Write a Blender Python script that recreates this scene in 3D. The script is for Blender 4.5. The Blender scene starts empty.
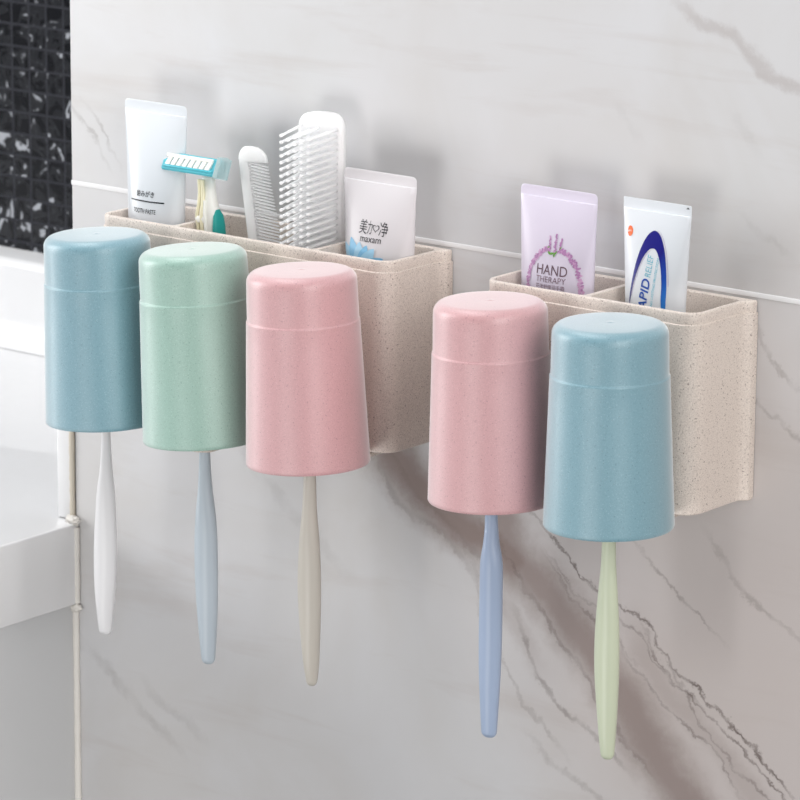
import bpy, bmesh, math, random
from mathutils import Vector, Matrix
random.seed(7)
PI = math.pi
scene = bpy.context.scene
COL = scene.collection

# ------------------------------------------------------------------ helpers
def lin(h):
    h = h.lstrip('#'); v = [int(h[i:i+2], 16)/255 for i in (0, 2, 4)]
    return tuple((c/12.92 if c <= .04045 else ((c+.055)/1.055)**2.4) for c in v) + (1,)

def mesh_obj(name, verts, faces, mat=None, parent=None, smooth=True, angle=35):
    me = bpy.data.meshes.new(name)
    me.from_pydata([tuple(v) for v in verts], [], faces)
    bm = bmesh.new(); bm.from_mesh(me)
    bmesh.ops.recalc_face_normals(bm, faces=bm.faces)
    bm.to_mesh(me); bm.free()
    return link(name, me, mat, parent, smooth, angle)

def link(name, me, mat=None, parent=None, smooth=True, angle=35):
    if smooth:
        for p in me.polygons: p.use_smooth = True
        me.set_sharp_from_angle(angle=math.radians(angle))
    if mat: me.materials.append(mat)
    o = bpy.data.objects.new(name, me); COL.objects.link(o)
    if parent is not None: o.parent = parent
    return o

def tag(o, label=None, cat=None, group=None, kind=None):
    if label: o['label'] = label
    if cat: o['category'] = cat
    if group: o['group'] = group
    if kind: o['kind'] = kind
    return o

def empty(name, loc, rot=(0, 0, 0)):
    o = bpy.data.objects.new(name, None); COL.objects.link(o)
    o.location = loc; o.rotation_euler = rot
    o.empty_display_size = .01
    return o

def lofted(rings, cap0=True, cap1=True, close=False):
    """rings: equal-length closed loops of points -> verts, faces"""
    n = len(rings[0]); V = [p for r in rings for p in r]; F = []
    m = len(rings)
    for i in range(m if close else m-1):
        a, b = i*n, ((i+1) % m)*n
        for j in range(n):
            k = (j+1) % n
            F.append((a+j, a+k, b+k, b+j))
    if not close:
        if cap0: F.append(tuple(range(n-1, -1, -1)))
        if cap1: F.append(tuple((m-1)*n+j for j in range(n)))
    return V, F

def box_mesh(name, lo, hi, mat, parent=None, bevel=0, seg=3):
    bm = bmesh.new()
    bmesh.ops.create_cube(bm, size=1)
    for v in bm.verts:
        v.co = Vector(((lo[i]+hi[i])/2 + v.co[i]*(hi[i]-lo[i]) for i in range(3)))
    if bevel:
        bmesh.ops.bevel(bm, geom=list(bm.edges), offset=bevel, segments=seg, profile=.5, affect='EDGES')
    me = bpy.data.meshes.new(name); bm.to_mesh(me); bm.free()
    return link(name, me, mat, parent, True, 50)

def prism(name, outline, z0, z1, mat, parent=None, bevel=0):
    """horizontal outline (x,y) extruded from z0 to z1"""
    bm = bmesh.new()
    vs = [bm.verts.new((x, y, z0)) for x, y in outline]
    f = bm.faces.new(vs)
    r = bmesh.ops.extrude_face_region(bm, geom=[f])
    for v in [g for g in r['geom'] if isinstance(g, bmesh.types.BMVert)]: v.co.z = z1
    bmesh.ops.recalc_face_normals(bm, faces=bm.faces)
    if bevel: bmesh.ops.bevel(bm, geom=list(bm.edges), offset=bevel, segments=3, profile=.5, affect='EDGES')
    me = bpy.data.meshes.new(name); bm.to_mesh(me); bm.free()
    return link(name, me, mat, parent, True, 40)

# ------------------------------------------------------------------ materials
def new_mat(name):
    m = bpy.data.materials.new(name); m.use_nodes = True
    nt = m.node_tree; b = nt.nodes['Principled BSDF']
    return m, nt, b

def plain(name, col, rough=.4, spec=.5, trans=0, ior=1.45, sss=0, coat=0):
    m, nt, b = new_mat(name)
    b.inputs['Base Color'].default_value = lin(col)
    b.inputs['Roughness'].default_value = rough
    b.inputs['Specular IOR Level'].default_value = spec
    b.inputs['Transmission Weight'].default_value = trans
    b.inputs['IOR'].default_value = ior
    b.inputs['Coat Weight'].default_value = coat
    if sss:
        b.inputs['Subsurface Weight'].default_value = sss
        b.inputs['Subsurface Radius'].default_value = (.009, .009, .009)
        b.inputs['Subsurface Scale'].default_value = 1
    # a faint unevenness in the gloss, as moulded plastic has
    n = nt.nodes.new('ShaderNodeTexNoise'); n.inputs['Scale'].default_value = 90; n.inputs['Detail'].default_value = 3
    tc = nt.nodes.new('ShaderNodeTexCoord'); nt.links.new(tc.outputs['Object'], n.inputs['Vector'])
    mr = nt.nodes.new('ShaderNodeMapRange'); mr.inputs[3].default_value = rough*.9; mr.inputs[4].default_value = rough*1.1
    nt.links.new(n.outputs['Fac'], mr.inputs[0]); nt.links.new(mr.outputs[0], b.inputs['Roughness'])
    return m

def straw(name, col, dark, light, rough=.41, amount=1.0, sheen=1.0):
    """wheat-straw plastic: fine dark and pale flecks in a tinted body"""
    m, nt, b = new_mat(name); N = nt.nodes; L = nt.links
    tc = N.new('ShaderNodeTexCoord')
    def noise(scale, det, rg=.5):
        n = N.new('ShaderNodeTexNoise'); n.inputs['Scale'].default_value = scale
        n.inputs['Detail'].default_value = det; n.inputs['Roughness'].default_value = rg
        L.new(tc.outputs['Object'], n.inputs['Vector']); return n.outputs['Fac']
    def ramp(src, a, c, hi=1.0):
        r = N.new('ShaderNodeMapRange'); r.inputs[1].default_value = a; r.inputs[2].default_value = c
        r.inputs[3].default_value = 0; r.inputs[4].default_value = hi; L.new(src, r.inputs[0]); return r.outputs[0]
    def mix(fac, a, c):
        x = N.new('ShaderNodeMix'); x.data_type = 'RGBA'; L.new(fac, x.inputs[0])
        for s, v in ((6, a), (7, c)):
            if isinstance(v, tuple): x.inputs[s].default_value = v
            else: L.new(v, x.inputs[s])
        return x.outputs[2]
    c = mix(ramp(noise(1700, 1), .35, .70, .22*amount), lin(col), lin(dark))
    c = mix(ramp(noise(1150, 1), .66, .73, .62*amount), c, lin(dark))
    c = mix(ramp(noise(1800, 0), .68, .76, .25*amount), c, lin(light))
    v = N.new('ShaderNodeTexVoronoi'); v.inputs['Scale'].default_value = 420; L.new(tc.outputs['Object'], v.inputs['Vector'])
    c = mix(ramp(v.outputs['Distance'],   .10, .04, .5*amount), c, lin('#7a6256'))
    L.new(c, b.inputs['Base Color'])
    L.new(ramp(noise(700, 2), .2, .8, .1), b.inputs['Roughness'])
    mr = N.new('ShaderNodeMapRange'); mr.inputs[3].default_value = rough-.05; mr.inputs[4].default_value = rough+.06
    L.new(noise(500, 2), mr.inputs[0]); L.new(mr.outputs[0], b.inputs['Roughness'])
    bp = N.new('ShaderNodeBump'); bp.inputs['Strength'].default_value = .12; bp.inputs['Distance'].default_value = .0003
    L.new(noise(900, 2), bp.inputs['Height']); L.new(bp.outputs[0], b.inputs['Normal'])
    b.inputs['Specular IOR Level'].default_value = .78
    b.inputs['Sheen Weight'].default_value = sheen; b.inputs['Sheen Roughness'].default_value = .45
    return m

M = {}
M['blue_cup'] = straw('blue straw plastic', '#7da4b1', '#557888', '#b9d8e2')
M['green_cup'] = straw('green straw plastic', '#9abcb0', '#6b8e80', '#cde6dc')
M['pink_cup'] = straw('pink straw plastic', '#d0a2a5', '#a0767a', '#f0ced2')
M['beige'] = straw('beige straw plastic', '#e6dad0', '#93817a', '#efe8e0', rough=.5, amount=1.7, sheen=.1)
M['white_tube'] = plain('white tube laminate', '#dfe3e8', .30)
M['pearl_tube'] = plain('soft white tube laminate', '#dedbde', .35)
M['lilac_tube'] = plain('lilac tube laminate', '#d9d2e2', .35)
M['cap'] = plain('white screw cap', '#e8e8ea', .35)
M['ink'] = plain('black print', '#20242c', .5)
M['grey_ink'] = plain('dark grey print', '#3a3a3e', .5)
M['plum_ink'] = plain('brown plum print', '#5e4350', .5)
M['pale_plum'] = plain('paler plum print', '#7e6472', .5)
M['blue_ink'] = plain('royal blue print', '#1a4fa8', .4)
M['teal_ink'] = plain('turquoise print', '#4fb4c8', .4)
M['orange_ink'] = plain('orange print', '#ee6a2a', .4)
M['violet_line'] = plain('thin lilac line print', '#b9a6cc', .4)
M['white_ink'] = plain('white print', '#f4f4f4', .4)
M['lavender'] = plain('lavender blossom print', '#d0a6cc', .5)
M['lavender_deep'] = plain('deep lavender print', '#b585b4', .5)
M['leaf'] = plain('leaf green print', '#6aa348', .5)
M['petal'] = plain('sky blue petal print', '#a3d0ea', .4)
M['petal_deep'] = plain('deeper blue petal print', '#82bee2', .4)
M['b_white'] = plain('white brush handle', '#e4e4e6', .35)
M['b_grey'] = plain('blue grey brush handle', '#b6c1ca', .35)
M['b_beige'] = plain('warm grey brush handle', '#c3beb5', .35)
M['b_blue'] = plain('periwinkle brush handle', '#a2b2cc', .35)
M['b_green'] = plain('pale green brush handle', '#c9d1b9', .35)
M['bristle'] = plain('white nylon bristle', '#f2f2f2', .5)
M['frost'] = plain('frosted clear plastic', '#f6f8fa', .3, trans=.35, sss=.0)
M['frost2'] = plain('milky brush plastic', '#fdfdff', .4, trans=.04, sss=.9)
M['aqua'] = plain('aqua razor plastic', '#5cc0cf', .3)
M['aqua_clear'] = plain('clear aqua guard', '#def4f6', .2, trans=.6)
M['razor_white'] = plain('white razor plastic', '#f0efe9', .35)
M['razor_cream'] = plain('cream razor rib', '#e6dfc0', .4)
M['teal_grip'] = plain('teal rubber grip', '#1f9a94', .5)
M['steel'] = plain('razor steel', '#c9ced2', .2)
M['enamel'] = plain('glossy white counter', '#ededee', .25, coat=.3)
M['cabinet'] = plain('satin white cabinet', '#cfd0d1', .35)
M['caulk'] = plain('white caulk', '#e4e0da', .55)
M['old_caulk'] = plain('yellowed caulk', '#d3cabb', .6)
M['grout'] = plain('white grout', '#e8e7e8', .6)

# marble with individually routed veins; t runs down the diagonal, s across it
def marble():
    m, nt, b = new_mat('veined pale marble'); N = nt.nodes; L = nt.links
    def math_(op, a, c=None, clamp=False):
        n = N.new('ShaderNodeMath'); n.operation = op; n.use_clamp = clamp
        for i, v in enumerate((a, c)):
            if v is None: continue
            if isinstance(v, (int, float)): n.inputs[i].default_value = v
            else: L.new(v, n.inputs[i])
        return n.outputs[0]
    geo = N.new('ShaderNodeTexCoord')
    sep = N.new('ShaderNodeSeparateXYZ'); L.new(geo.outputs['Object'], sep.inputs[0])
    def noise(scale, det, rg=.5, vec=None, dist=0):
        n = N.new('ShaderNodeTexNoise'); n.inputs['Scale'].default_value = scale
        n.inputs['Detail'].default_value = det; n.inputs['Roughness'].default_value = rg
        n.inputs['Distortion'].default_value = dist
        L.new(vec or geo.outputs['Object'], n.inputs['Vector']); return n.outputs['Fac']
    c50, s50 = math.cos(math.radians(50)), math.sin(math.radians(50))
    X, Z = sep.outputs[0], sep.outputs[2]
    t = math_('SUBTRACT', math_('MULTIPLY', X, c50), math_('MULTIPLY', Z, s50))
    s0 = math_('ADD', math_('MULTIPLY', X, s50), math_('MULTIPLY', Z, c50))
    jit = math_('MULTIPLY', math_('SUBTRACT', noise(38, 6, .62), .5), .020)
    jit2 = math_('MULTIPLY', math_('SUBTRACT', noise(160, 5, .7), .5), .008)
    s = math_('ADD', math_('ADD', s0, jit), jit2)
    T0, T1, S0, S1 = -.3, .6, -.45, .35
    tn = math_('DIVIDE', math_('SUBTRACT', t, T0), T1-T0)
    # broken-up strength along the veins
    brk = N.new('ShaderNodeMapRange'); brk.inputs[1].default_value = .35; brk.inputs[2].default_value = .62
    brk.inputs[3].default_value = .25; L.new(noise(60, 4, .6), brk.inputs[0])
    def vein(pts, w, amp, soft=True, use_break=True):
        fc = N.new('ShaderNodeFloatCurve'); cv = fc.mapping.curves[0]
        P = sorted(((p[0]-T0)/(T1-T0), (p[1]-S0)/(S1-S0)) for p in pts)
        ext = [(0, P[0][1])] + P + [(1, P[-1][1])]
        cv.points[0].location = ext[0]; cv.points[1].location = ext[-1]
        for p in ext[1:-1]: cv.points.new(*p)
        for p in cv.points: p.handle_type = 'AUTO'
        fc.mapping.update()
        L.new(tn, fc.inputs['Value'])
        c = math_('ADD', math_('MULTIPLY', fc.outputs[0], S1-S0), S0)
        d = math_('ABSOLUTE', math_('SUBTRACT', s, c))
        r = N.new('ShaderNodeMapRange'); r.interpolation_type = 'SMOOTHSTEP' if soft else 'LINEAR'
        r.inputs[1].default_value = w; r.inputs[2].default_value = 0 if not soft else w*.1
        r.inputs[3].default_value = 0; r.inputs[4].default_value = amp; L.new(d, r.inputs[0])
        a0, a1 = pts[0][0], pts[-1][0]; e = .012
        g = N.new('ShaderNodeMapRange'); g.inputs[1].default_value = a0-e; g.inputs[2].default_value = a0+e; L.new(t, g.inputs[0])
        h = N.new('ShaderNodeMapRange'); h.inputs[1].default_value = a1+e; h.inputs[2].default_value = a1-e; L.new(t, h.inputs[0])
        o = math_('MULTIPLY', math_('MULTIPLY', r.outputs[0], g.outputs[0]), h.outputs[0])
        return math_('MULTIPLY', o, brk.outputs[0]) if use_break else o
    A = [(0.1641,-0.0196),(0.1903,-0.0134),(0.2131,-0.0097),(0.2327,0.0015),(0.246,0.0092),(0.2631,0.0075),(0.2755,0.0096),(0.2953,0.0175),(0.3096,0.0233),(0.3315,0.0269),(0.358,0.0313)]
    fine = [
        vein(A, .0015, .85), vein([(p[0]+.004, p[1]-.0045) for p in A[4:]], .0014, .75),
        vein([(p[0], p[1]-.009+.0006*i) for i, p in enumerate(A[1:8])], .0013, .5),
        vein([(0.2631,0.0075),(0.30,.006),(.33,.010),(.36,.018)], .0015, .5),
        vein([(0.2022,-0.0621),(0.2181,-0.0666),(0.2386,-0.0706),(0.2664,-0.0622),(0.2976,-0.0503)], .0026, .42),
        vein([(0.15,-.05),(0.1976,-0.048),(0.2313,-0.046),(0.2674,-0.044),(0.3048,-0.0395)], .002, .4),
        vein([(0.2301,0.0721),(0.2628,0.0716),(0.2968,0.0852)], .0025, .32),
        vein([(0.0904,-0.0918),(0.1157,-0.0905),(0.1462,-0.0745),(0.1724,-0.0744)], .0030, .26),
        vein([(0.07,-0.080),(0.1157,-0.078),(0.1462,-0.067),(0.19,-0.067)], .0026, .22),
        vein([(0.0615,-0.3495),(0.0685,-0.3454),(0.0959,-0.3383),(0.1188,-0.3328),(0.1418,-0.3245)][::1], .005, .20),
        vein([(0.1051,-0.3211),(0.1438,-0.3045)], .005, .18),
        vein([(-0.1822,-0.1504),(-0.166,-0.1495),(-0.158,-0.1474),(-0.1474,-0.1497)], .0024, .42),
        vein([(-0.175,-0.139),(-0.145,-0.141)], .002, .3),
        vein([(0.1154,0.1926),(0.1326,0.1984)], .003, .25),
        vein([(0.150,0.160),(0.1601,0.1605),(0.1786,0.1609),(0.195,0.1650)], .0022, .35),
        vein([(0.172,0.139),(0.1881,0.1408),(0.2075,0.1466),(0.2152,0.1488),(.24,.155)], .0022, .38),
        vein([(0.031,0.1595),(0.039,0.1602)], .004, .16),
        vein([(0.071,0.2165),(0.083,0.2155)], .004, .16),
    ]
    fine += [
        vein([(0.205,.030),(0.24,.034),(0.27,.044)], .0016, .4),
        vein([(0.255,-.012),(0.28,-.010),(0.31,.001),(0.34,.004)], .0015, .5),
        vein([(0.19,-.025),(0.22,-.021),(0.25,-.010)], .0014, .5),
        vein([(0.16,-.07),(0.19,-.082),(0.23,-.088),(0.27,-.084)], .0022, .28),
        vein([(0.26,-.095),(0.32,-.075)], .003, .3),
        vein([(0.0,-.17),(0.06,-.165),(0.12,-.15)], .006, .14),
    ]
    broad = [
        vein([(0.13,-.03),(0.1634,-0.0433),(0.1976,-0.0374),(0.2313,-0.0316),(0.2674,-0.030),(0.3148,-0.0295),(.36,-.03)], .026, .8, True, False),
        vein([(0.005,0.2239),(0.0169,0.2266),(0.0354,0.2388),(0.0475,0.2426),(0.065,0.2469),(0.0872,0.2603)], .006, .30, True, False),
        vein([(0.075,-0.082),(0.110,-0.074),(0.135,-0.067),(0.165,-0.050),(.19,-.044)], .028, .95, True, False),  # brown vein, with the shade under the left holder painted in
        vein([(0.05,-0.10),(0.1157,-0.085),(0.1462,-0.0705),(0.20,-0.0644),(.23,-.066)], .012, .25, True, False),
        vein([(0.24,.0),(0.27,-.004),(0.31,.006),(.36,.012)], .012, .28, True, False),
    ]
    def mx(lst):
        o = lst[0]
        for x in lst[1:]: o = math_('MAXIMUM', o, x)
        return o
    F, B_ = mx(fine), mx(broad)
    def mix(fac, a, c):
        x = N.new('ShaderNodeMix'); x.data_type = 'RGBA'; L.new(fac, x.inputs[0])
        for q, v in ((6, a), (7, c)):
            if isinstance(v, tuple): x.inputs[q].default_value = v
            else: L.new(v, x.inputs[q])
        return x.outputs[2]
    cl = N.new('ShaderNodeMapRange'); cl.inputs[1].default_value = .35; cl.inputs[2].default_value = .7; L.new(noise(9, 4, .55, dist=.6), cl.inputs[0])
    base = mix(cl.outputs[0], lin('#d0d0d2'), lin('#c9c7c6'))
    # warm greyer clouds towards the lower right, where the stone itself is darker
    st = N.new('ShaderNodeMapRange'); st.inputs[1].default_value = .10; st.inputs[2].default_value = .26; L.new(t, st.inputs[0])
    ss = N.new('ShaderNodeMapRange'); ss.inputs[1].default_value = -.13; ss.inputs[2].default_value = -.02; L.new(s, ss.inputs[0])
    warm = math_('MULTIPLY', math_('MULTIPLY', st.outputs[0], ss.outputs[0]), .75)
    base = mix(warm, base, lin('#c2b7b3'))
    strk = N.new('ShaderNodeMapping'); strk.inputs['Rotation'].default_value = (0, math.radians(50), 0); strk.inputs['Scale'].default_value = (6, 1, 45)
    L.new(geo.outputs['Object'], strk.inputs['Vector'])
    sr = N.new('ShaderNodeMapRange'); sr.inputs[1].default_value = .55; sr.inputs[2].default_value = .8; sr.inputs[4].default_value = .42
    L.new(noise(1, 5, .6, strk.outputs[0], .4), sr.inputs[0])
    base = mix(sr.outputs[0], base, lin('#b5aba6'))
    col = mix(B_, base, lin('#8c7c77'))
    col = mix(F, col, lin('#5e514c'))
    L.new(col, b.inputs['Base Color'])
    b.inputs['Roughness'].default_value = .32
    b.inputs['Specular IOR Level'].default_value = .35
    return m
M['marble'] = marble()

def mosaic():
    m, nt, b = new_mat('black marble mosaic'); N = nt.nodes; L = nt.links
    tc = N.new('ShaderNodeTexCoord'); mp = N.new('ShaderNodeMapping')
    mp.inputs['Rotation'].default_value = (PI/2, 0, 0)
    L.new(tc.outputs['Object'], mp.inputs['Vector'])
    br = N.new('ShaderNodeTexBrick'); br.offset = 0; br.squash = 1
    br.inputs['Scale'].default_value = 1; br.inputs['Brick Width'].default_value = .0158; br.inputs['Row Height'].default_value = .0150
    br.inputs['Mortar Size'].default_value = .0009; br.inputs['Mortar Smooth'].default_value = .2
    br.inputs['Color1'].default_value = (0, 0, 0, 1); br.inputs['Color2'].default_value = (1, 1, 1, 1); br.inputs['Bias'].default_value = 0
    L.new(mp.outputs[0], br.inputs['Vector'])
    sv = N.new('ShaderNodeVectorMath'); sv.operation = 'SCALE'; sv.inputs['Scale'].default_value = 7
    L.new(br.outputs['Color'], sv.inputs[0])
    ad = N.new('ShaderNodeVectorMath'); ad.operation = 'ADD'; L.new(sv.outputs[0], ad.inputs[0]); L.new(tc.outputs['Object'], ad.inputs[1])
    n = N.new('ShaderNodeTexNoise'); n.inputs['Scale'].default_value = 60; n.inputs['Detail'].default_value = 2.5; n.inputs['Distortion'].default_value = 1.6
    L.new(ad.outputs[0], n.inputs['Vector'])
    # white vein = thin iso-line of the noise; patches of white marble where the noise peaks
    def mm(op, a, c):
        q = N.new('ShaderNodeMath'); q.operation = op
        for i, v in enumerate((a, c)):
            if isinstance(v, (int, float)): q.inputs[i].default_value = v
            elif v is not None: L.new(v, q.inputs[i])
        return q.outputs[0]
    iso = N.new('ShaderNodeMapRange'); iso.inputs[1].default_value = .03; iso.inputs[2].default_value = .0; iso.inputs[4].default_value = .07
    L.new(mm('ABSOLUTE', mm('SUBTRACT', n.outputs['Fac'], .5), None), iso.inputs[0])
    pk = N.new('ShaderNodeMapRange'); pk.inputs[1].default_value = .61; pk.inputs[2].default_value = .66; L.new(n.outputs['Fac'], pk.inputs[0])
    cl = N.new('ShaderNodeMapRange'); cl.inputs[1].default_value = .45; cl.inputs[2].default_value = .75; cl.inputs[4].default_value = .10; L.new(n.outputs['Fac'], cl.inputs[0])
    w = mm('MAXIMUM', mm('MAXIMUM', iso.outputs[0], pk.outputs[0]), cl.outputs[0])
    x = N.new('ShaderNodeMix'); x.data_type = 'RGBA'; L.new(w, x.inputs[0]); x.inputs[6].default_value = lin('#0a0c12'); x.inputs[7].default_value = lin('#a9acb2')
    y = N.new('ShaderNodeMix'); y.data_type = 'RGBA'; L.new(br.outputs['Fac'], y.inputs[0]); L.new(x.outputs[2], y.inputs[6]); y.inputs[7].default_value = lin('#303137')
    L.new(y.outputs[2], b.inputs['Base Color'])
    r = N.new('ShaderNodeMapRange'); r.inputs[3].default_value = .22; r.inputs[4].default_value = .7; L.new(br.outputs['Fac'], r.inputs[0]); L.new(r.outputs[0], b.inputs['Roughness'])
    bp = N.new('ShaderNodeBump'); bp.invert = True; bp.inputs['Distance'].default_value = .001; bp.inputs['Strength'].default_value = .6
    L.new(br.outputs['Fac'], bp.inputs['Height']); L.new(bp.outputs[0], b.inputs['Normal'])
    b.inputs['Specular IOR Level'].default_value = .12
    return m
M['mosaic'] = mosaic()

# ------------------------------------------------------------------ the setting
EDGE = -.2340
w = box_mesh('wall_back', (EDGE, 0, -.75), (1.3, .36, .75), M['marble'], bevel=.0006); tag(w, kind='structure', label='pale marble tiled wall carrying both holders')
g = box_mesh('trim_1', (EDGE-.0002, -.0004, -.0013), (1.3, .002, .0013), M['grout'], bevel=.0003); tag(g, kind='structure', label='white grout line between the marble tiles')
w = box_mesh('wall_left', (-1.4, .337, -.75), (EDGE+.02, .40, .75), M['mosaic']); tag(w, kind='structure', label='black mosaic wall of the recess')

ct = empty('counter', (-.232, 0, -.75))
tag(ct, 'glossy white bathroom counter with thick apron against the marble wall edge', 'counter')
inv = Matrix.Translation((.232, 0, .75))
def addc(o):
    o.data.transform(inv); o.parent = ct; return o
XF, XW = -.2322, EDGE-.0006
addc(prism('worktop', [(-1.35, -.6), (XF, -.6), (XF, -.0008), (XW, -.0008), (XW, .336), (-1.35, .336)], -.2460, -.1975, M['enamel'], bevel=.0012))
addc(box_mesh('side_panel', (-1.35, -.59, -.75), (-.2350, -.0008, -.2462), M['cabinet'], bevel=.0006))
# raised ledge with a coved foot along the mosaic
def ledge():
    pr = [(.336, -.1972)]
    pr += [(.290, -.1972)]
    for k in range(7):
        a = PI/2*k/6; pr.append((.290+.018*math.sin(a), -.1972+.018*(1-math.cos(a))))
    pr += [(.3085, -.150)]
    for k in range(7):
        a = PI/2*k/6; pr.append((.3145-.006*math.cos(a), -.1405-.006+.006*math.sin(a)))
    pr += [(.336, -.1400)]
    return lofted([[(x, y, z) for y, z in pr] for x in (-1.35, -.252)])
addc(mesh_obj('upstand', *ledge(), M['enamel'], angle=50))
addc(box_mesh('side_splash', (-.2490, .0002, -.1973), (-.2380, .335, -.098), M['enamel'], bevel=.0015))
def bead(name, pts, r, mat, jag=.15, n=10, seed=1):
    rnd = random.Random(seed); rings = []
    for i, p in enumerate(pts):
        p = Vector(p); d = (Vector(pts[min(i+1, len(pts)-1)])-Vector(pts[max(i-1, 0)])).normalized()
        u = d.orthogonal().normalized(); v = d.cross(u); rr = r*(1+rnd.uniform(-jag, jag))
        rings.append([p+u*rr*math.cos(2*PI*k/n)+v*rr*math.sin(2*PI*k/n) for k in range(n)])
    return mesh_obj(name, *lofted(rings), mat)
def run(a, c, n): return [Vector(a).lerp(Vector(c), i/n) for i in range(n+1)]
addc(tag(bead('caulk', run((-.2362, -.0002, -.1965), (-.2362, -.0002, -.098), 40), .0017, M['old_caulk'], .12, seed=3), 'yellowed caulk strip'))
addc(bead('caulk', run((-.2326, -.0016, -.245), (-.2326, -.0016, -.200), 24), .0020, M['caulk'], .10, seed=4))
addc(bead('caulk', run((-.2338, -.0012, -.735), (-.2338, -.0012, -.250), 90), .0019, M['caulk'], .10, seed=5))
def lump(name, c, r, seed):
    rnd = random.Random(seed); bm = bmesh.new(); bmesh.ops.create_icosphere(bm, subdivisions=3, radius=r)
    for v in bm.verts:
        q = v.co.normalized(); f = 1+.30*math.sin(9*q.x+seed)*math.sin(8*q.z+2*seed)+.10*rnd.random()
        v.co = Vector((v.co.x*1.25, v.co.y*.8, v.co.z*.8))*f + Vector(c)
    me = bpy.data.meshes.new(name); bm.to_mesh(me); bm.free(); return link(name, me, M['caulk'], None, True, 60)
addc(lump('caulk_blob', (-.2345, -.0020, -.1965), .0036, 1))
addc(lump('caulk_blob', (-.2330, -.0022, -.2480), .0030, 2))

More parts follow.
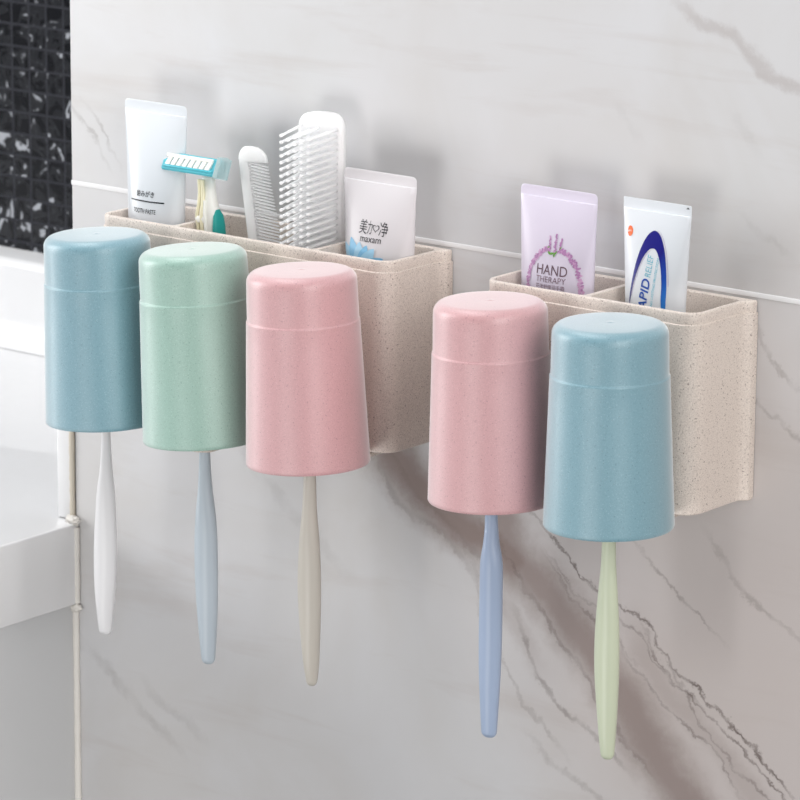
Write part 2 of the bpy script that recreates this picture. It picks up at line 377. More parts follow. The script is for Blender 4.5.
# ------------------------------------------------------------------ holders
def arc(cx, cy, r, a0, a1, n): return [(cx+r*math.cos(a0+(a1-a0)*i/n), cy+r*math.sin(a0+(a1-a0)*i/n)) for i in range(n+1)]
def offset(loop, d):
    """move a CCW loop inward by d"""
    n = len(loop); out = []
    for i in range(n):
        p, a, c = Vector(loop[i]), Vector(loop[i-1]), Vector(loop[(i+1) % n])
        e0, e1 = (p-a), (c-p)
        if e0.length < 1e-9: e0 = e1
        if e1.length < 1e-9: e1 = e0
        n0 = Vector((-e0.y, e0.x)).normalized(); n1 = Vector((-e1.y, e1.x)).normalized()
        k = (n0+n1)/(1+max(-.3, n0.dot(n1)))
        out.append(tuple(p+k*d))
    return out
DEP, RIM = .0495, -.0022
def holder(name, x0, x1, dividers, cups):
    root = empty(name, (x0, 0, RIM-.1020))
    W = x1-x0; fl, r, rL = .0042, .0112, .0080
    A0, A1 = fl, W-fl
    def outer():
        # CCW seen from above: back-left -> front-left -> front-right -> back-right
        L = [(0, -.0003), (0, -.0034), (.0004, -.0046)]
        L += [(fl-.0016, -.0060), (fl-.0004, -.0080), (A0, -.0110), (A0, -.020)]
        L += arc(A0+rL, -DEP+rL, rL, PI, 1.5*PI, 10)
        L += arc(A1-r, -DEP+r, r, 1.5*PI, 2*PI, 10)
        L += [(A1, -.020), (A1, -.0110), (W-fl+.0004, -.0080), (W-fl+.0016, -.0060), (W-.0004, -.0046), (W, -.0034), (W, -.0003)]
        return L
    O = outer(); H = .1020; wt = .0029
    # seam under the rim band: body sits .2 mm in, groove 1 mm
    zs = [(.0006, 0), (.0001, .0006), (.0000, .0016), (.0000, H-.0064), (.0002, H-.0062), (.0006, H-.0060), (.0005, H-.0040), (.0004, H-.0010), (.0007, H-.0003), (.0011, H)]
    rings = [[(x, y, z) for x, y in offset(O, d)] for d, z in zs]
    V, F = lofted(rings, cap0=True, cap1=False)
    bm = bmesh.new(); bv = [bm.verts.new(p) for p in V]
    for f in F: bm.faces.new([bv[i] for i in f])
    n = len(O); top_edges = []
    bm.edges.ensure_lookup_table()
    def edges_of(vs):
        return [bm.edges.get((vs[i], vs[(i+1) % len(vs)])) or bm.edges.new((vs[i], vs[(i+1) % len(vs)])) for i in range(len(vs))]
    top_edges += edges_of(bv[-n:])
    xs = [A0+wt] + [v for d in dividers for v in (d-x0-.0016, d-x0+.0016)] + [A1-wt]
    for k in range(0, len(xs), 2):
        a, c = xs[k], xs[k+1]; yb, yf = -.0052, -DEP+wt+.0002
        rl = rL-wt if k == 0 else .003; rr = r-wt-.002 if k == len(xs)-2 else .003
        I = arc(a+.003, yb-.003, .003, .5*PI, PI, 4) + arc(a+rl, yf+rl, rl, PI, 1.5*PI, 8) + arc(c-rr, yf+rr, rr, 1.5*PI, 2*PI, 8) + arc(c-.003, yb-.003, .003, 0, .5*PI, 4)
        prof = [(-.0008, H), (-.0002, H-.0003), (0, H-.0010), (.0004, .0045), (.0018, .003)]
        ir = [[bm.verts.new((x, y, z)) for x, y in offset(I, d)] for d, z in prof]
        for q in range(len(ir)-1):
            for j in range(len(I)):
                j2 = (j+1) % len(I); bm.faces.new((ir[q][j], ir[q][j2], ir[q+1][j2], ir[q+1][j]))
        bm.faces.new(ir[-1]); top_edges += edges_of(ir[0])
    bmesh.ops.triangle_fill(bm, use_beauty=True, use_dissolve=False, edges=top_edges)
    bmesh.ops.recalc_face_normals(bm, faces=bm.faces)
    me = bpy.data.meshes.new('body'); bm.to_mesh(me); bm.free()
    link('body', me, M['beige'], root, True, 32)
    for cx in cups:
        # flat loop under the cup that the brush hangs through
        bm = bmesh.new(); u = cx-x0; cyy = -.0832; zt = -.0054
        out = [(u-.007, -.030)] + arc(u, cyy, .0085, 1.12*PI, 1.88*PI, 14) + [(u+.007, -.030)]
        hole = arc(u, cyy, .0046, 0, 2*PI*(15/16), 15)
        ev = [bm.verts.new((x, y, zt)) for x, y in out]; hv = [bm.verts.new((x, y, zt)) for x, y in hole]
        es = [bm.edges.new((ev[i], ev[(i+1) % len(ev)])) for i in range(len(ev))] + [bm.edges.new((hv[i], hv[(i+1) % len(hv)])) for i in range(len(hv))]
        bmesh.ops.triangle_fill(bm, use_beauty=True, use_dissolve=False, edges=es)
        rr = bmesh.ops.extrude_face_region(bm, geom=list(bm.faces))
        for v in [q for q in rr['geom'] if isinstance(q, bmesh.types.BMVert)]: v.co.z += .0018
        # riser joining the loop to the holder's underside
        bmesh.ops.recalc_face_normals(bm, faces=bm.faces)
        c = bmesh.ops.create_cube(bm, size=1)
        for v in c['verts']: v.co = Vector((u+v.co.x*.014, -.033+v.co.y*.006, -.0018+v.co.z*.0068))
        me = bpy.data.meshes.new('brush_hanger'); bm.to_mesh(me); bm.free()
        link('brush_hanger', me, M['beige'], root, True, 30)
    return root

CUPS = [  # x, y, z of the mouth centre, lean in degrees, colour
    (-.1342, -.0832, -.1038, -2.97, 'blue_cup', 'pale blue speckled mug hanging upside down, leftmost of all the mugs', 'blue'),
    (-.0645, -.0832, -.1028, -4.20, 'green_cup', 'mint green speckled mug hanging upside down between blue and pink mugs', 'green'),
    (.0066, -.0832, -.1038, -2.69, 'pink_cup', 'pink speckled mug hanging upside down beside the mint green mug', 'pink'),
    (.1254, -.0832, -.1028, -1.50, 'pink_cup', 'pink speckled mug hanging upside down on the shorter two-mug holder', 'pink'),
    (.1966, -.0832, -.1034, -.78, 'blue_cup', 'pale blue speckled mug on the shorter holder, rightmost of all the mugs', 'blue')]

h = holder('toothbrush_holder', -.1735, .0358, (-.1160, -.0195), [c[0]+.0 for c in CUPS[:3]])
tag(h, 'long beige speckled wall holder with three compartments and three mugs', 'toothbrush holder', 'beige wall holders')
h = holder('toothbrush_holder', .0880, .2258, (.1545,), [c[0] for c in CUPS[3:]])
tag(h, 'short beige speckled wall holder with two compartments at the right', 'toothbrush holder', 'beige wall holders')

# ------------------------------------------------------------------ mugs
def cup_mesh():
    P = [(.0297, .0005), (.0303, 0), (.0318, 0), (.03215, .0006), (.0321, .002)]
    P += [(.0321-.00285*k/6*1.0, .002+.0717*k/6) for k in range(1, 6)]
    P += [(.02928, .0736), (.02931, .0740), (.0291, .0744), (.0288, .0746), (.02876, .0752)]
    P += [(.0286, .0850), (.0284, .0930)]
    R = .0056
    for k in range(1, 9):
        a = PI/2*k/8; P.append((.0284-R+R*math.cos(a), .0942+R*math.sin(a)))
    P += [(.018, .1000), (.009, .1001), (.0035, .10005), (.0010, .10000), (.0008, .1001), (.0005, .10015)]
    n = 96; V = []; F = []
    for r, z in P: V += [(r*math.cos(2*PI*j/n), r*math.sin(2*PI*j/n), z) for j in range(n)]
    V.append((0, 0, .10015)); top = len(V)-1
    for i in range(len(P)-1):
        for j in range(n):
            k = (j+1) % n; F.append((i*n+j, i*n+k, (i+1)*n+k, (i+1)*n+j))
    b0 = (len(P)-1)*n
    F += [(b0+j, b0+(j+1) % n, top) for j in range(n)]
    I = [(.0297, .0005), (.0274, .0765), (.0262, .0900), (.0225, .0960), (.015, .0975)]
    base = [list(range(n))]
    for r, z in I[1:]:
        base.append([len(V)+j for j in range(n)]); V += [(r*math.cos(2*PI*j/n), r*math.sin(2*PI*j/n), z) for j in range(n)]
    V.append((0, 0, .0978)); c = len(V)-1
    for i in range(len(base)-1):
        for j in range(n):
            k = (j+1) % n; F.append((base[i][k], base[i][j], base[i+1][j], base[i+1][k]))
    F += [(base[-1][(j+1) % n], base[-1][j], c) for j in range(n)]
    return V, F
CV, CF = cup_mesh()
CV = [(x, y, z*1.013) for x, y, z in CV]
for x, y, z, tilt, m, lab, colr in CUPS:
    o = mesh_obj('tooth_mug', CV, CF, M[m], angle=60)
    o.location = (x, y, z-.0013); o.rotation_euler = (0, math.radians(tilt), 0)
    tag(o, lab, 'mug', 'wheat straw mugs hanging on the holders')

# ------------------------------------------------------------------ toothbrushes
def brush(prof, mat, lab, xtop, dx=.0025, dz=.0010):
    """prof: (z, x centre, half width, half depth) from neck down, absolute"""
    prof = [(z+dz, x+dx, a*.89, c*.95) for z, x, a, c in prof]; xtop += dx
    x0, z0 = prof[-1][1], prof[-1][0]
    root = empty('toothbrush', (x0, -.0832, z0))
    n = 28; rings = []
    neck = [(-.0125, xtop, .0004, .0003), (-.0132, xtop, .0032, .0016), (-.0155, xtop, .0049, .0022), (-.030, xtop, .0052, .0022), (-.0385, xtop, .0040, .0022), (-.044, xtop, .0024, .0022), (-.060, xtop, .0021, .0022), (-.095, xtop, .0024, .0024)]
    full = neck + list(prof)
    # smooth the profile with Catmull-Rom
    def cr(p0, p1, p2, p3, t):
        return tuple(.5*((2*b)+(-a+c)*t+(2*a-5*b+4*c-d)*t*t+(-a+3*b-3*c+d)*t**3) for a, b, c, d in zip(p0, p1, p2, p3))
    pts = []
    for i in range(len(full)-1):
        p0, p1, p2, p3 = full[max(i-1, 0)], full[i], full[i+1], full[min(i+2, len(full)-1)]
        for k in range(6): pts.append(cr(p0, p1, p2, p3, k/6))
    pts.append(full[-1])
    for z, x, hw, hd in pts:
        hw, hd = max(hw, .0002), max(hd, .0002)
        ring = []
        for k in range(n):
            a = 2*PI*k/n; ca, sa = math.cos(a), math.sin(a)
            e = 1.08
            ring.append((x-x0+hw*math.copysign(abs(ca)**e, ca), hd*math.copysign(abs(sa)**e, sa), z-z0))
        rings.append(ring)
    mesh_obj('handle', *lofted(rings), M[mat], root, angle=80)
    # bristle tufts
    V, F = [], []
    for i in range(4):
        for j in range(9):
            cx, cz = xtop-x0-.0033+i*.0022, -.0165-j*.0022-z0
            q = [(cx+.00085*math.cos(2*PI*k/8), cz+.00085*math.sin(2*PI*k/8)) for k in range(8)]
            b0 = len(V); V += [(a, -.0018, c) for a, c in q]+[(a, -.0125, c) for a, c in q]
            F += [(b0+k, b0+(k+1) % 8, b0+8+(k+1) % 8, b0+8+k) for k in range(8)]+[tuple(b0+8+k for k in range(8))]
    mesh_obj('bristles', V, F, M['bristle'], root, angle=40)
    tag(root, lab, 'toothbrush', 'toothbrushes hanging under the mugs')
def end(z, x, hw, hd): return [(z+.0042, x, hw, hd), (z+.0018, x, hw*.90, hd*.85), (z+.0005, x, hw*.62, hd*.55), (z, x, hw*.25, hd*.2)]
brush([(-.112, -.1366, .0027, .0028), (-.1220, -.1366, .0029, .0032), (-.1345, -.1368, .0038, .0042), (-.146, -.1372, .0057, .0052), (-.158, -.1374, .0067, .0056), (-.1700, -.1377, .0076, .0058), (-.184, -.1381, .0079, .0058), (-.198, -.1384, .0073, .0056), (-.212, -.1386, .0058, .0050)] + end(-.2268, -.1386, .0044, .0040), 'b_white', 'white toothbrush handle hanging below the leftmost pale blue mug', -.1366)
brush([(-.112, -.0665, .0034, .0030), (-.1250, -.0664, .0039, .0038), (-.1345, -.0662, .0048, .0044), (-.146, -.0660, .0066, .0052), (-.158, -.0659, .0077, .0056), (-.1720, -.0658, .0079, .0058), (-.186, -.0656, .0077, .0056), (-.200, -.0652, .0068, .0054), (-.214, -.0649, .0055, .0048)] + end(-.2287, -.0647, .0044, .0040), 'b_grey', 'pale blue-grey toothbrush handle hanging below the mint green mug', -.0665)
brush([(-.112, .0052, .0039, .0030), (-.1250, .0051, .0042, .0038), (-.1345, .0050, .0048, .0044), (-.146, .0050, .0062, .0052), (-.158, .0050, .0072, .0056), (-.1720, .0050, .0077, .0058), (-.186, .0053, .0073, .0056), (-.200, .0058, .0061, .0054), (-.214, .0064, .0047, .0048)] + end(-.2262, .0067, .0036, .0036), 'b_beige', 'warm grey toothbrush handle hanging below the middle pink mug', .0052)
brush([(-.112, .1225, .0037, .0032), (-.1200, .1227, .0040, .0036), (-.1285, .1228, .0049, .0046), (-.134, .1229, .0062, .0052), (-.140, .1230, .0070, .0056), (-.1540, .1230, .0071, .0058), (-.176, .1229, .0072, .0056), (-.195, .1228, .0068, .0054), (-.212, .1228, .0058, .0048)] + end(-.2298, .1228, .0049, .0040), 'b_blue', 'periwinkle blue toothbrush handle hanging below the right pink mug', .1225)
brush([(-.112, .1945, .0041, .0032), (-.1250, .1945, .0044, .0038), (-.1380, .1945, .0056, .0046), (-.152, .1945, .0069, .0052), (-.164, .1945, .0075, .0056), (-.1760, .1946, .0076, .0058), (-.188, .1949, .0071, .0056), (-.202, .1954, .0060, .0052), (-.214, .1958, .0049, .0046)] + end(-.2256, .1960, .0042, .0038), 'b_green', 'pale green toothbrush handle hanging below the rightmost blue mug', .1945)

# ------------------------------------------------------------------ squeeze tubes
FLOOR = RIM-.1020+.003
class Tube:
    def __init__(s, x, y, ztop, wtop, seal, wrim, mat, label, cat, dmax=.0085, lean=0, rc=.0025, ctop=0, shift=0, tx=0, tz=0):
        s.x, s.y, s.zt, s.wt, s.seal, s.wr, s.dmax, s.lean, s.shift, s.tx, s.tz = x, y, ztop, wtop, seal, wrim, dmax, lean, shift, tx, tz
        s.root = empty('squeeze_tube', (x, y, FLOOR)); s.h = ztop-FLOOR
        tag(s.root, label, cat, 'squeeze tubes standing in the holders')
        n = 64; rings = []; zb = FLOOR+.026
        levels = [zb, zb+.006, zb+.012] + [zb+.012+(ztop-seal-zb-.012)*k/26 for k in range(1, 27)]
        for z in levels: rings.append(s.ring(z, n))
        # crimped seal: flat strip with a fold line
        zs = ztop-seal
        hw = wtop/2
        strip = [(zs+.0003, hw, .00075), (zs+.0008, hw, .00055)]
        strip += [(z, hw, .00055) for z in (zs+seal*.5,)]
        for k in range(5):
            a = PI/2*k/4; strip.append((ztop-rc+rc*math.sin(a), hw-rc*(1-math.cos(a)), .0005 if k < 4 else .0004))
        for z, w, d in strip: rings.append([(s.cx(z)+w*math.copysign(abs(math.cos(2*PI*k/n))**.8, math.cos(2*PI*k/n)), d*math.sin(2*PI*k/n), z-FLOOR) for k in range(n)])
        # shoulder
        sh = [[(p[0]*f, p[1]*f, zb-FLOOR-dz) for p in rings[0]] for f, dz in ((.30, .007), (.42, .0065), (.75, .004), (.93, .0015))]
        mesh_obj('body', *lofted(sh+rings), M[mat], s.root, angle=40)
        cr, V = .0095, []
        prof = [(.0088, 0), (cr, .0008), (cr, .017), (.0088, .0185), (.005, .0188)]
        rr = []
        for r, z in prof:
            rr.append([((r+(.00025 if k % 2 and 0 < z < .0175 else 0))*math.cos(2*PI*k/72), (r+(.00025 if k % 2 and 0 < z < .0175 else 0))*math.sin(2*PI*k/72), z) for k in range(72)])
        mesh_obj('cap', *lofted(rr), M['cap'], s.root, angle=40)
    def cx(s, z):
        return s.shift*(s.zt-z)
    def par(s, z):
        zs = s.zt-s.seal; q = max(0, min(1, (zs-z)/(zs-RIM)))
        w = s.wt/2+(s.wr/2-s.wt/2)*q
        if z < RIM: w = s.wr/2*(1-.06*min(1, (RIM-z)/.06))
        d = .0015+(s.dmax-.0015)*(q**.85)
        return w, d
    def ring(s, z, n):
        w, d = s.par(z); R = []
        q = max(0, min(1, (s.zt-s.seal-z)/(s.zt-s.seal-RIM)))
        e1 = .8+.2*q; e2 = 1.0
        for k in range(n):
            a = 2*PI*k/n; ca, sa = math.cos(a), math.sin(a)
            R.append((s.cx(z)+w*math.copysign(abs(ca)**e1, ca), d*math.copysign(abs(sa)**e2, sa), z-FLOOR))
        return R
    def front(s, X, Z, off=.00018):
        """world x,z on the front of the tube -> local point"""
        X += s.tx; Z += s.tz
        x = X-s.x-s.cx(Z); w, d = s.par(Z)
        q = max(0, min(1, (s.zt-s.seal-Z)/(s.zt-s.seal-RIM))); e1 = .8+.2*q
        u = min(.995, abs(x)/w); ca = u**(1/e1); sa = math.sqrt(max(0, 1-ca*ca))
        return (x+s.cx(Z), -d*sa-off, Z-FLOOR)
    def text(s, txt, x0, x1, z0, z1, mat, slope=0, shear=0, vert=False, bold=0, name='lettering', off=.0002):
        cu = bpy.data.curves.new('t', 'FONT'); cu.body = txt; cu.shear = shear; cu.offset = bold; cu.resolution_u = 4
        o = bpy.data.objects.new('t', cu); COL.objects.link(o)
        dg = bpy.context.evaluated_depsgraph_get(); dg.update()
        me = bpy.data.meshes.new_from_object(o.evaluated_get(dg))
        bpy.data.objects.remove(o)
        bm = bmesh.new(); bm.from_mesh(me)
        xs = [v.co.x for v in bm.verts]; ys = [v.co.y for v in bm.verts]
        if not xs: return None
        a, c, e, f = min(xs), max(xs), min(ys), max(ys)
        for v in bm.verts:
            u, q = (v.co.x-a)/(c-a), (v.co.y-e)/(f-e)
            if vert: X, Z = x1+(x0-x1)*q + slope*u*(z1-z0), z0+(z1-z0)*u
            else: X = x0+(x1-x0)*u; Z = z0+(z1-z0)*q+slope*(X-x0)
            v.co = s.front(X, Z, off)
        bm.to_mesh(me); bm.free()
        return link(name, me, M[mat] if isinstance(mat, str) else mat, s.root, False)
    def patch(s, name, pairs, mat, off=.0002, n=4):
        """strip between two curves: pairs of ((x,z),(x,z))"""
        V, F = [], []
        for a, c in pairs:
            for k in range(n+1): V.append(s.front(a[0]+(c[0]-a[0])*k/n, a[1]+(c[1]-a[1])*k/n, off))
        m = n+1
        for i in range(len(pairs)-1):
            for k in range(n): F.append((i*m+k, i*m+k+1, (i+1)*m+k+1, (i+1)*m+k))
        return mesh_obj(name, V, F, mat if not isinstance(mat, str) else M[mat], s.root, angle=80)
    def blobs(s, name, items, mat, off=.0002):
        """items: (x, z, length, width, angle) small leaf shapes"""
        V, F = [], []
        for x, z, l, w, a in items:
            b0 = len(V); m = 10
            for k in range(m):
                t = 2*PI*k/m; p, q = l/2*math.cos(t), w/2*math.sin(t)
                V.append(s.front(x+p*math.cos(a)-q*math.sin(a), z+p*math.sin(a)+q*math.cos(a), off))
            F.append(tuple(range(b0, b0+m)))
        return mesh_obj(name, V, F, M[mat], s.root, smooth=False)

# 1 - white toothpaste
t = Tube(-.1448, -.0290, .0590, .0446, .0058, .0370, 'white_tube', 'plain white toothpaste tube with thin black line, leftmost of the tubes', 'tube', dmax=.0105, tx=.0073, tz=.0022)
t.text('歯みがき', -.1588, -.1462, .0062, .0096, 'ink', bold=.01)
t.patch('printed_line', [((-.1632+.0233*k/12, .0043), (-.1632+.0233*k/12, .0036)) for k in range(13)], 'ink', n=1)
t.text('TOOTH PASTE', -.1604, -.1446, -.0026, -.0001, 'ink', bold=.008)
# 2 - white cream tube with blue petals
t = Tube(.0072, -.0255, .0388, .0480, .0058, .0430, 'pearl_tube', 'white cream tube with blue petals printed low, in the end compartment', 'tube', dmax=.0100, tx=.0026, tz=.0008)
t.text('美', -.0034, .0020, .0062, .0136, 'ink', bold=-.005, shear=.1)
t.text('力', .0022, .0054, .0064, .0132, 'ink', bold=-.005, shear=.1)
def heart(cx, cz, r):
    P = []
    for k in range(33):
        a = 2*PI*k/32; P.append((16*math.sin(a)**3, 13*math.cos(a)-5*math.cos(2*a)-2*math.cos(3*a)-math.cos(4*a)))
    return [((cx+p*r/16, cz+q*r/16), (cx+p*r*.78/16, cz+(q*.78)*r/16)) for p, q in P]
t.patch('printed_heart', heart(.0077, .0098, .0022), 'ink', n=1)
t.text('净', .0098, .0152, .0060, .0136, 'ink', bold=-.005, shear=.1)
t.text('maxam', -.0018, .0118, .0022, .0046, 'grey_ink')
def petal(x, z, l, w, a):
    P = []
    for k in range(15):
        q = k/14; r = w/2*math.sin(PI*q**.75)**.7 if 0 < q < 1 else 0
        cx, cz = x+l*q*math.cos(a), z+l*q*math.sin(a)
        P.append(((cx-r*math.sin(a), cz+r*math.cos(a)), (cx+r*math.sin(a), cz-r*math.cos(a))))
    return P
PZ = -.0145
for i, (ang, ln, wd, mt) in enumerate([(2.35, .0190, .0060, 'petal'), (1.98, .0185, .0064, 'petal_deep'), (1.62, .0155, .0062, 'petal'), (1.28, .0150, .0058, 'petal_deep'), (.97, .0160, .0062, 'petal'), (.55, .0170, .0058, 'petal_deep'), (2.75, .015, .006, 'petal_deep')]):
    t.patch('printed_petal', petal(-.0012, PZ, ln*1.05, wd*1.35, ang), mt, off=.0002+.00004*i)
# 3 - lilac hand cream
t = Tube(.1206, -.0240, .0440, .0476, .0055, .0437, 'lilac_tube', 'lilac hand cream tube printed with a lavender wreath', 'tube', dmax=.0090, tx=.0004, tz=.0002)
t.text('HAND', .1130, .1312, .0010, .0060, 'plum_ink', bold=-.004)
t.text('THERAPY', .1130, .1308, -.0028, .0001, 'pale_plum', bold=-.006)
t.text('花漾舒缓润手霜', .1130, .1302, -.0064, -.0038, 'pale_plum')
rnd = random.Random(5)
wr, wd_, gr = [], [], []
for k in range(64):   # arch of florets, open at the top
    q = k/63; a = PI*(1.03-1.06*q)
    if 1.38 < a < 1.80: continue
    X, Z = .1228+.0156*math.cos(a), -.0060+.0206*max(-.4, math.sin(a))**.9 if math.sin(a) > 0 else -.0060+.02*math.sin(a)
    for _ in range(4):
        it = (X+rnd.uniform(-.0010, .0010), Z+rnd.uniform(-.0010, .0010), rnd.uniform(.0012, .0021), .0010, rnd.uniform(0, PI))
        (wr if rnd.random() < .68 else wd_).append(it)
for bx, lean_, hh in ((.1200, -.10, .0085), (.1228, .03, .0100), (.1252, .18, .0078)):
    for k in range(12):
        q = k/11
        for _ in range(2):
            it = (bx+lean_*hh*q+rnd.uniform(-.0007, .0007)*(1-.6*q), .0128+hh*q*.85, .0013, .0007, rnd.uniform(0, PI))
            (wd_ if rnd.random() < .6 else wr).append(it)
for k in range(9): gr.append((.1205+rnd.uniform(-.0012, .0040), .0120+rnd.uniform(-.0009, .0008), .0022, .0007, rnd.uniform(.3, 2.8)))
for a in (1.36, 1.82): gr.append((.1228+.0158*math.cos(a), -.0052+.0206*math.sin(a), .0018, .0006, rnd.uniform(0, PI)))
t.blobs('printed_wreath', wr, 'lavender'); t.blobs('printed_blossoms', wd_, 'lavender_deep', .00026); t.blobs('printed_leaves', gr, 'leaf', .0003)
# 4 - white toothpaste with the blue arch
def arch_mat():
    m, nt, b = new_mat('navy to bright blue print'); N = nt.nodes; L = nt.links
    tc = N.new('ShaderNodeTexCoord'); sp = N.new('ShaderNodeSeparateXYZ'); L.new(tc.outputs['Generated'], sp.inputs[0])
    ad = N.new('ShaderNodeMath'); ad.operation = 'SUBTRACT'; L.new(sp.outputs[0], ad.inputs[0]); L.new(sp.outputs[2], ad.inputs[1])
    cr = N.new('ShaderNodeValToRGB'); e = cr.color_ramp.elements
    e[0].position = .05; e[0].color = lin('#17157c'); e[1].position = .85; e[1].color = lin('#2b7fd0')
    x = e.new(.45); x.color = lin('#1d4aac')
    L.new(ad.outputs[0], cr.inputs[0]); L.new(cr.outputs[0], b.inputs['Base Color']); b.inputs['Roughness'].default_value = .35
    return m
t = Tube(.1806, -.0240, .0452, .0406, .0056, .0350, 'white_tube', 'white toothpaste tube with navy blue arch and orange emblem', 'tube', dmax=.0085, rc=.0006, tx=-.0004, tz=.0000)
# arch outline, outer and inner curves in metres on the tube's face
Lo = [(.1690, -.012), (.1698, -.0065), (.1705, .0010), (.1716, .0085), (.1732, .0160), (.1755, .0230), (.1782, .0282), (.1812, .0308), (.1838, .0306), (.1863, .0282), (.1888, .0225), (.1905, .0150), (.1915, .0070), (.1918, .0000), (.1916, -.0120)]
Li = [(.1693, -.012), (.1703, -.0060), (.1716, .0010), (.1732, .0075), (.1750, .0130), (.1772, .0178), (.1793, .0208), (.1812, .0222), (.1832, .0222), (.1850, .0205), (.1868, .0165), (.1882, .0110), (.1890, .0050), (.1892, .0000), (.1896, -.0120)]
def dense(P, n=5):
    out = []
    for i in range(len(P)-1):
        p0, p1, p2, p3 = P[max(i-1, 0)], P[i], P[i+1], P[min(i+2, len(P)-1)]
        for k in range(n):
            q = k/n; out.append(tuple(.5*((2*b)+(-a+c)*q+(2*a-5*b+4*c-d)*q*q+(-a+3*b-3*c+d)*q**3) for a, b, c, d in zip(p0, p1, p2, p3)))
    return out+[P[-1]]
Lo, Li = dense(Lo), dense(Li)
t.patch('printed_arch', list(zip(Lo, Li)), arch_mat(), n=5)
half = len(Lo)//2
t.patch('printed_line', [((a[0]+.0007, a[1]+.0003), (a[0]+.0009, a[1]+.0003)) for a in Lo[half:-8]], 'violet_line', n=1)
t.patch('printed_line', [((a[0]+.0004, a[1]-.0008), (a[0]+.0006, a[1]-.0008)) for a in Li[8:half]], 'violet_line', n=1)
t.text('RAPID', .1758, .1808, -.0125, .0072, 'blue_ink', vert=True, shear=.22, bold=.018, slope=.10)
t.text('RELIEF', .1790, .1824, .0080, .0190, 'teal_ink', vert=True, shear=.22, bold=-.01, slope=.08)
t.text('& LONG LASTING PROTECTION', .1832, .1845, -.0105, .0180, 'teal_ink', vert=True, shear=.22, slope=.07)
em = [((.1668+.0020*math.cos(a)*(1.0 if math.cos(a) > 0 else .75), .0290+.0026*math.sin(a)), (.1668, .0290)) for a in [2*PI*k/20 for k in range(21)]]
t.patch('printed_emblem', em, 'orange_ink', n=2)
t.text('gsk', .1656, .1679, .0284, .0297, 'white_ink', off=.0003)
t.patch('printed_corner_mark', [((.1990, .0436), (.1990, .0436)), ((.1998, .0446), (.1998, .0436)), ((.2006, .0438), (.2006, .0436))], 'ink', off=.0005, n=1)

# ------------------------------------------------------------------ razor
rz = empty('razor', (-.1060, -.0300, FLOOR), (0, 0, 0))
tag(rz, 'disposable razor with aqua head and white handle behind the mint mug', 'razor')
def rloc(x, y, z): return (x+.1060, y+.0300, z-FLOOR)
# handle: lofted profile (z, x centre, half width, half depth, y)
def loft_profile(name, prof, mat, parent, mapf, n=24, e=.8, cap=True, angle=60):
    rings = []
    for z, x, hw, hd, y in prof:
        rings.append([mapf(x+hw*math.copysign(abs(math.cos(2*PI*k/n))**e, math.cos(2*PI*k/n)), y+hd*math.copysign(abs(math.sin(2*PI*k/n))**e, math.sin(2*PI*k/n)), z) for k in range(n)])
    return mesh_obj(name, *lofted(rings), mat, parent, angle=angle)
loft_profile('handle', [(-.0995, -.1035, .0030, .0020, -.024), (-.085, -.1038, .0052, .0035, -.025), (-.055, -.1043, .0056, .0042, -.027), (-.025, -.1048, .0058, .0045, -.029), (-.009, -.1050, .0060, .0045, -.030), (.0000, -.1053, .0060, .0044, -.030), (.0060, -.1058, .0055, .0042, -.030), (.0120, -.1066, .0046, .0036, -.030), (.0175, -.1074, .0040, .0030, -.029), (.0225, -.1080, .0038, .0026, -.028)], M['razor_white'], rz, rloc)
def rib(pts, r, mat):
    rings = []
    for i, p in enumerate(pts):
        p = Vector(p); rr = r
        rings.append([rloc(p.x+rr*math.cos(2*PI*k/10), p.y+rr*math.sin(2*PI*k/10), p.z) for k in range(10)])
    mesh_obj('grip_rib', *lofted(rings), M[mat], rz, angle=70)
rib([(-.1092, -.0340, -.026), (-.1094, -.0345, -.010), (-.1102, -.0348, -.002), (-.1108, -.0348, .003), (-.1096, -.0344, .009), (-.1096, -.0338, .015), (-.1112, -.0325, .0215)], .0010, 'razor_cream')
rib([(-.1064, -.0345, -.026), (-.1064, -.0348, -.010), (-.1072, -.0350, -.002), (-.1074, -.0350, .003), (-.1068, -.0346, .009), (-.1072, -.0338, .015), (-.1090, -.0325, .0215)], .0011, 'razor_cream')
rib([(-.1044, -.0343, -.026), (-.1044, -.0346, -.010), (-.1050, -.0348, -.001), (-.1056, -.0347, .0045), (-.1058, -.0342, .011)], .0009, 'razor_white')
loft_profile('grip_bridge', [(-.0012, -.1085, .0030, .0012, -.0345), (.0008, -.1085, .0036, .0016, -.0345), (.0022, -.1085, .0030, .0011, -.0345)], M['razor_white'], rz, rloc)
loft_profile('grip_pad', [(-.045, -.0992, .0010, .0028, -.030), (-.030, -.0990, .0018, .0042, -.030), (-.012, -.0990, .0020, .0048, -.030), (-.003, -.0994, .0018, .0046, -.030), (.0025, -.0998, .0013, .0038, -.030), (.0060, -.1002, .0004, .0015, -.030)], M['teal_grip'], rz, rloc)
head = empty('head', (0, 0, 0)); head.parent = rz
head.location = rloc(-.1160, -.0315, .0285); head.rotation_euler = (math.radians(-22), math.radians(0), 0)
HW = .0188
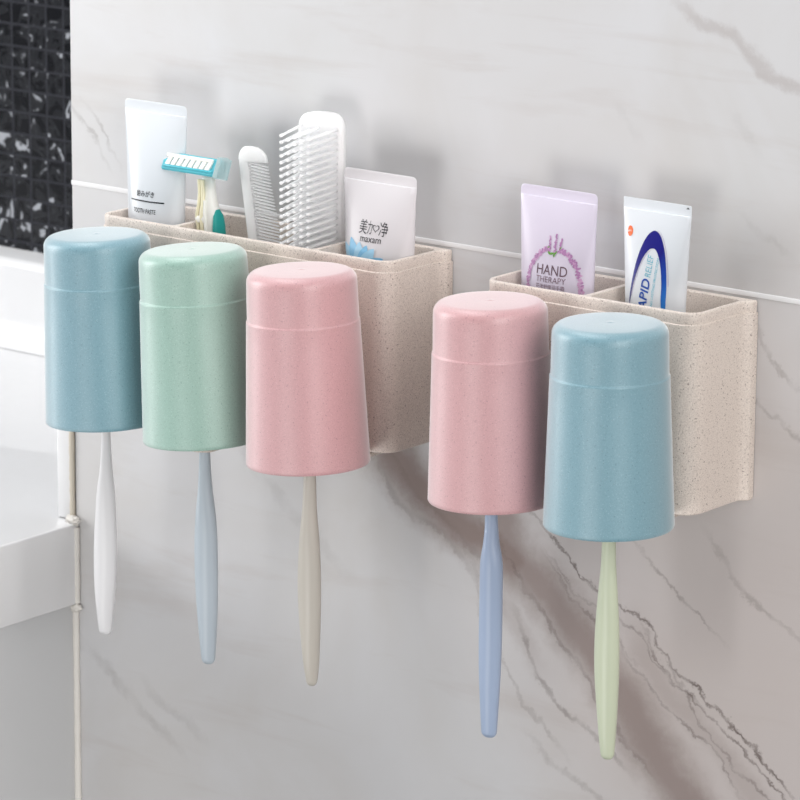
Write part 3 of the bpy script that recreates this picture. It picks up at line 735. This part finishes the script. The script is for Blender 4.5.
# cradle with a sloped front, guard with clear cap, comb-like white bars, blades
cr_ = lofted([[(x, y, z) for y, z in ((.0035, -.0040), (-.0022, -.0052), (-.0032, -.0044), (-.0028, .0038), (-.0012, .0050), (.0035, .0044))] for x in (-HW, -HW+.0006, HW-.0006, HW)])
mesh_obj('cradle', *cr_, M['aqua'], head, angle=40)
box_mesh('lubricating_strip', (-HW+.002, -.0040, .0020), (HW-.003, -.0028, .0040), M['razor_white'], head, .0004)
for k in range(8):
    x = -HW+.0044+k*.0040
    V = [(x-.0014-.0008, -.0041, -.0022), (x+.0014-.0008, -.0041, -.0022), (x+.0014+.0010, -.0037, .0030), (x-.0014+.0010, -.0037, .0030)]
    V += [(a, b+.0012, c) for a, b, c in V]
    mesh_obj('guard_bar', V, [(0, 1, 2, 3), (7, 6, 5, 4), (0, 4, 5, 1), (1, 5, 6, 2), (2, 6, 7, 3), (3, 7, 4, 0)], M['razor_white'], head, smooth=False)
for z in (-.0006, .0008): box_mesh('blade', (-HW+.003, -.0036, z), (HW-.003, -.0031, z+.0003), M['steel'], head)
box_mesh('lower_guard', (-HW+.001, -.0042, -.0034), (HW-.002, -.0028, -.0022), M['aqua'], head, .0004)
cap = lofted([[(x, y, z) for y, z in ((.0045, -.0050), (-.0048, -.0060), (-.0050, -.0055), (-.0045, .0055), (.0000, .0066), (.0045, .0060))] for x in (HW+.0002, HW+.0010, HW+.0024, HW+.0030)])
mesh_obj('clear_cap', *cap, M['aqua_clear'], head, angle=40)

# ------------------------------------------------------------------ comb (flat, teeth along one side)
cb = empty('comb', (-.0750, -.0260, FLOOR))
tag(cb, 'frosted clear comb with fine teeth along its right side', 'comb')
def cloc(x, y, z): return (x+.0750, y+.0260, z-FLOOR)
def comb_left(z): return -.0882+(.0325-z)*.0062/.040 + .0 if z < .0325 else -.0882
def comb_right(z): return -.0690+(.0370-z)*.0110/.045
zt0 = .0425
rings = []
def comb_ring(l, r, z, th=.0017):
    rings.append([cloc((l+r)/2+(r-l)*.5*math.copysign(abs(math.cos(2*PI*k/24))**.8, math.cos(2*PI*k/24)), -.026+th*math.copysign(abs(math.sin(2*PI*k/24))**.8, math.sin(2*PI*k/24)), z) for k in range(24)])
for i in range(10):
    q = 1-i/9; z = .0345+.0075*math.sin(q*PI/2)
    f = 1-math.cos(q*PI/2)
    comb_ring(-.0888+.0065*f, comb_right(.0345)-.0095*f, z)
for i in range(30):
    z = .0338-i*(.0338+.0960)/29
    l = comb_left(z); w_ = .0078+(min(1, max(0, (-.050-z)/.008))*.005)
    comb_ring(l, l+w_, z)
mesh_obj('spine', *lofted(rings), M['frost2'], cb, angle=70)
tooth_mesh = {}
for k in range(48):
    z = .0335-k*.00172
    l = comb_left(z)+.0070; r = comb_right(z)
    n = 8; rg = []
    for q, s in ((0, 1), (.6, .85), (.93, .55), (1, .15)):
        x = l+(r-l)*q; zz = z-.0012*q
        rg.append([cloc(x, -.026+.0013*s*math.cos(2*PI*j/n), zz+.00068*s*math.sin(2*PI*j/n)) for j in range(n)])
    mesh_obj('tooth', *lofted(rg), M['frost2'], cb, angle=70)

# ------------------------------------------------------------------ hairbrush
hb = empty('hairbrush', (-.0350, -.0205, FLOOR))
tag(hb, 'frosted white hairbrush with long pins standing beside the comb', 'hairbrush')
def hloc(x, y, z): return (x+.0350, y+.0205, z-FLOOR)
rings = []
prof = []
for i in range(12):
    q = i/11; prof.append((.0635-.0090*(1-math.cos(q*PI/2)), .0050+.0100*math.sin(q*PI/2)**.8))
prof += [(.0400, .0152), (.0200, .0153), (0, .0152), (-.010, .0150), (-.018, .0125), (-.026, .0085), (-.036, .0070), (-.060, .0075), (-.085, .0070), (-.0985, .0045)]
for z, hw in prof:
    rg = []
    for k in range(32):
        a = 2*PI*k/32; c, s = math.cos(a), math.sin(a)
        xx = hw*math.copysign(abs(c)**.75, c)
        yb = .0045*(1-(xx/.018)**2) if s > 0 else 0
        rg.append(hloc(-.0385+xx, -.0185+(yb+.0030*abs(s)**.6 if s > 0 else -.0016*abs(s)**.6), z))
    rings.append(rg)
mesh_obj('body', *lofted(rings), M['frost2'], hb, angle=60)
pin = lofted([[(.00085*s*math.cos(2*PI*j/8), y*1.28, .00085*s*math.sin(2*PI*j/8)) for j in range(8)] for y, s in ((.001, 1.25), (-.001, 1), (-.013, .85), (-.0150, .85), (-.0156, 1.15), (-.0164, 1.1), (-.0168, .4))])
pm = None
for r_ in range(20):
    for c_ in range(5):
        z = .0560-r_*.0036-(.0018 if c_ % 2 else 0); x = -.0508+c_*.0060
        if z > .0600-.9*max(0, abs(x+.0385)-.008): continue
        if pm is None:
            o = mesh_obj('pin', *pin, M['frost2'], hb, angle=60); pm = o
        else:
            o = pm.copy(); COL.objects.link(o); o.parent = hb
        o.location = hloc(x, -.0195, z); o.rotation_euler = (math.radians(7), 0, math.radians(-8+4*c_)*-1)

# ------------------------------------------------------------------ light
wd = bpy.data.worlds.new('World'); scene.world = wd; wd.use_nodes = True
bg = wd.node_tree.nodes['Background']; bg.inputs[0].default_value = (.93, .96, 1.0, 1); bg.inputs[1].default_value = .05
def area(name, loc, target, size, power, col=(1, 1, 1), sy=None):
    l = bpy.data.lights.new(name, 'AREA'); l.energy = power; l.color = col; l.size = size
    if sy: l.shape = 'RECTANGLE'; l.size_y = sy
    o = bpy.data.objects.new(name, l); COL.objects.link(o); o.location = loc
    o.rotation_euler = (Vector(target)-Vector(loc)).to_track_quat('-Z', 'Y').to_euler()
    return o
area('window_light', (-2.6, -1.5, 1.25), (0, -.02, -.1), 1.1, 15, (1, 1, 1), 1.6)
area('low_left_fill', (-3.2, -1.3, .40), (0, -.02, -.1), 1.1, 66, (1, 1, 1), 1.6)  # added unseen source that brightens the left edges of the mugs
area('ceiling_light', (-.6, -.5, 2.0), (0, 0, -.1), 1.2, 13, (.97, .985, 1))
area('wall_ceiling_light', (0, -.55, 1.5), (0, -.06, -.1), 1.0, 8, (.97, .985, 1))
area('room_light', (2.6, -1.7, .5), (.1, -.02, -.1), 1.2, 40, (1, .98, .96), 1.4)
area('upper_right_fill', (2.4, -.9, 1.6), (.1, -.02, -.1), 1.3, 22, (1, .98, .965))  # added unseen fill from the upper right
area('low_front_fill', (.2, -2.6, -1.0), (.1, -.02, -.1), 1.2, 27, (1, .99, .98))  # added fill from low in front, lifting the lower wall
area('worktop_fill', (-.62, .08, 1.3), (-.50, .06, -.2), .4, 7)  # extra unseen lamp, added to brighten the worktop

# ------------------------------------------------------------------ camera
cam = bpy.data.cameras.new('camera'); co = bpy.data.objects.new('camera', cam); COL.objects.link(co)
F_ = Vector((-0.60011422, 0.76329667, -0.23925116)); R_ = Vector((0.78506533, 0.61937513, 0.00684681)); U_ = Vector((-0.15341236, 0.18371892, 0.97093357))
mw = Matrix((R_, U_, -F_)).transposed().to_4x4(); mw.translation = Vector((1.303879521656467, -1.6569779790769763, 0.4307874286221163))
co.matrix_world = mw
cam.sensor_width = 36; cam.lens = 4086.66/800*36; cam.clip_start = .05; cam.clip_end = 20
cam.dof.use_dof = True; cam.dof.focus_distance = 2.08; cam.dof.aperture_fstop = 32
scene.camera = co
vs = scene.view_settings
vs.view_transform = 'Standard'; vs.look = 'None'; vs.gamma = 1; vs.exposure = 0; vs.use_curve_mapping = False
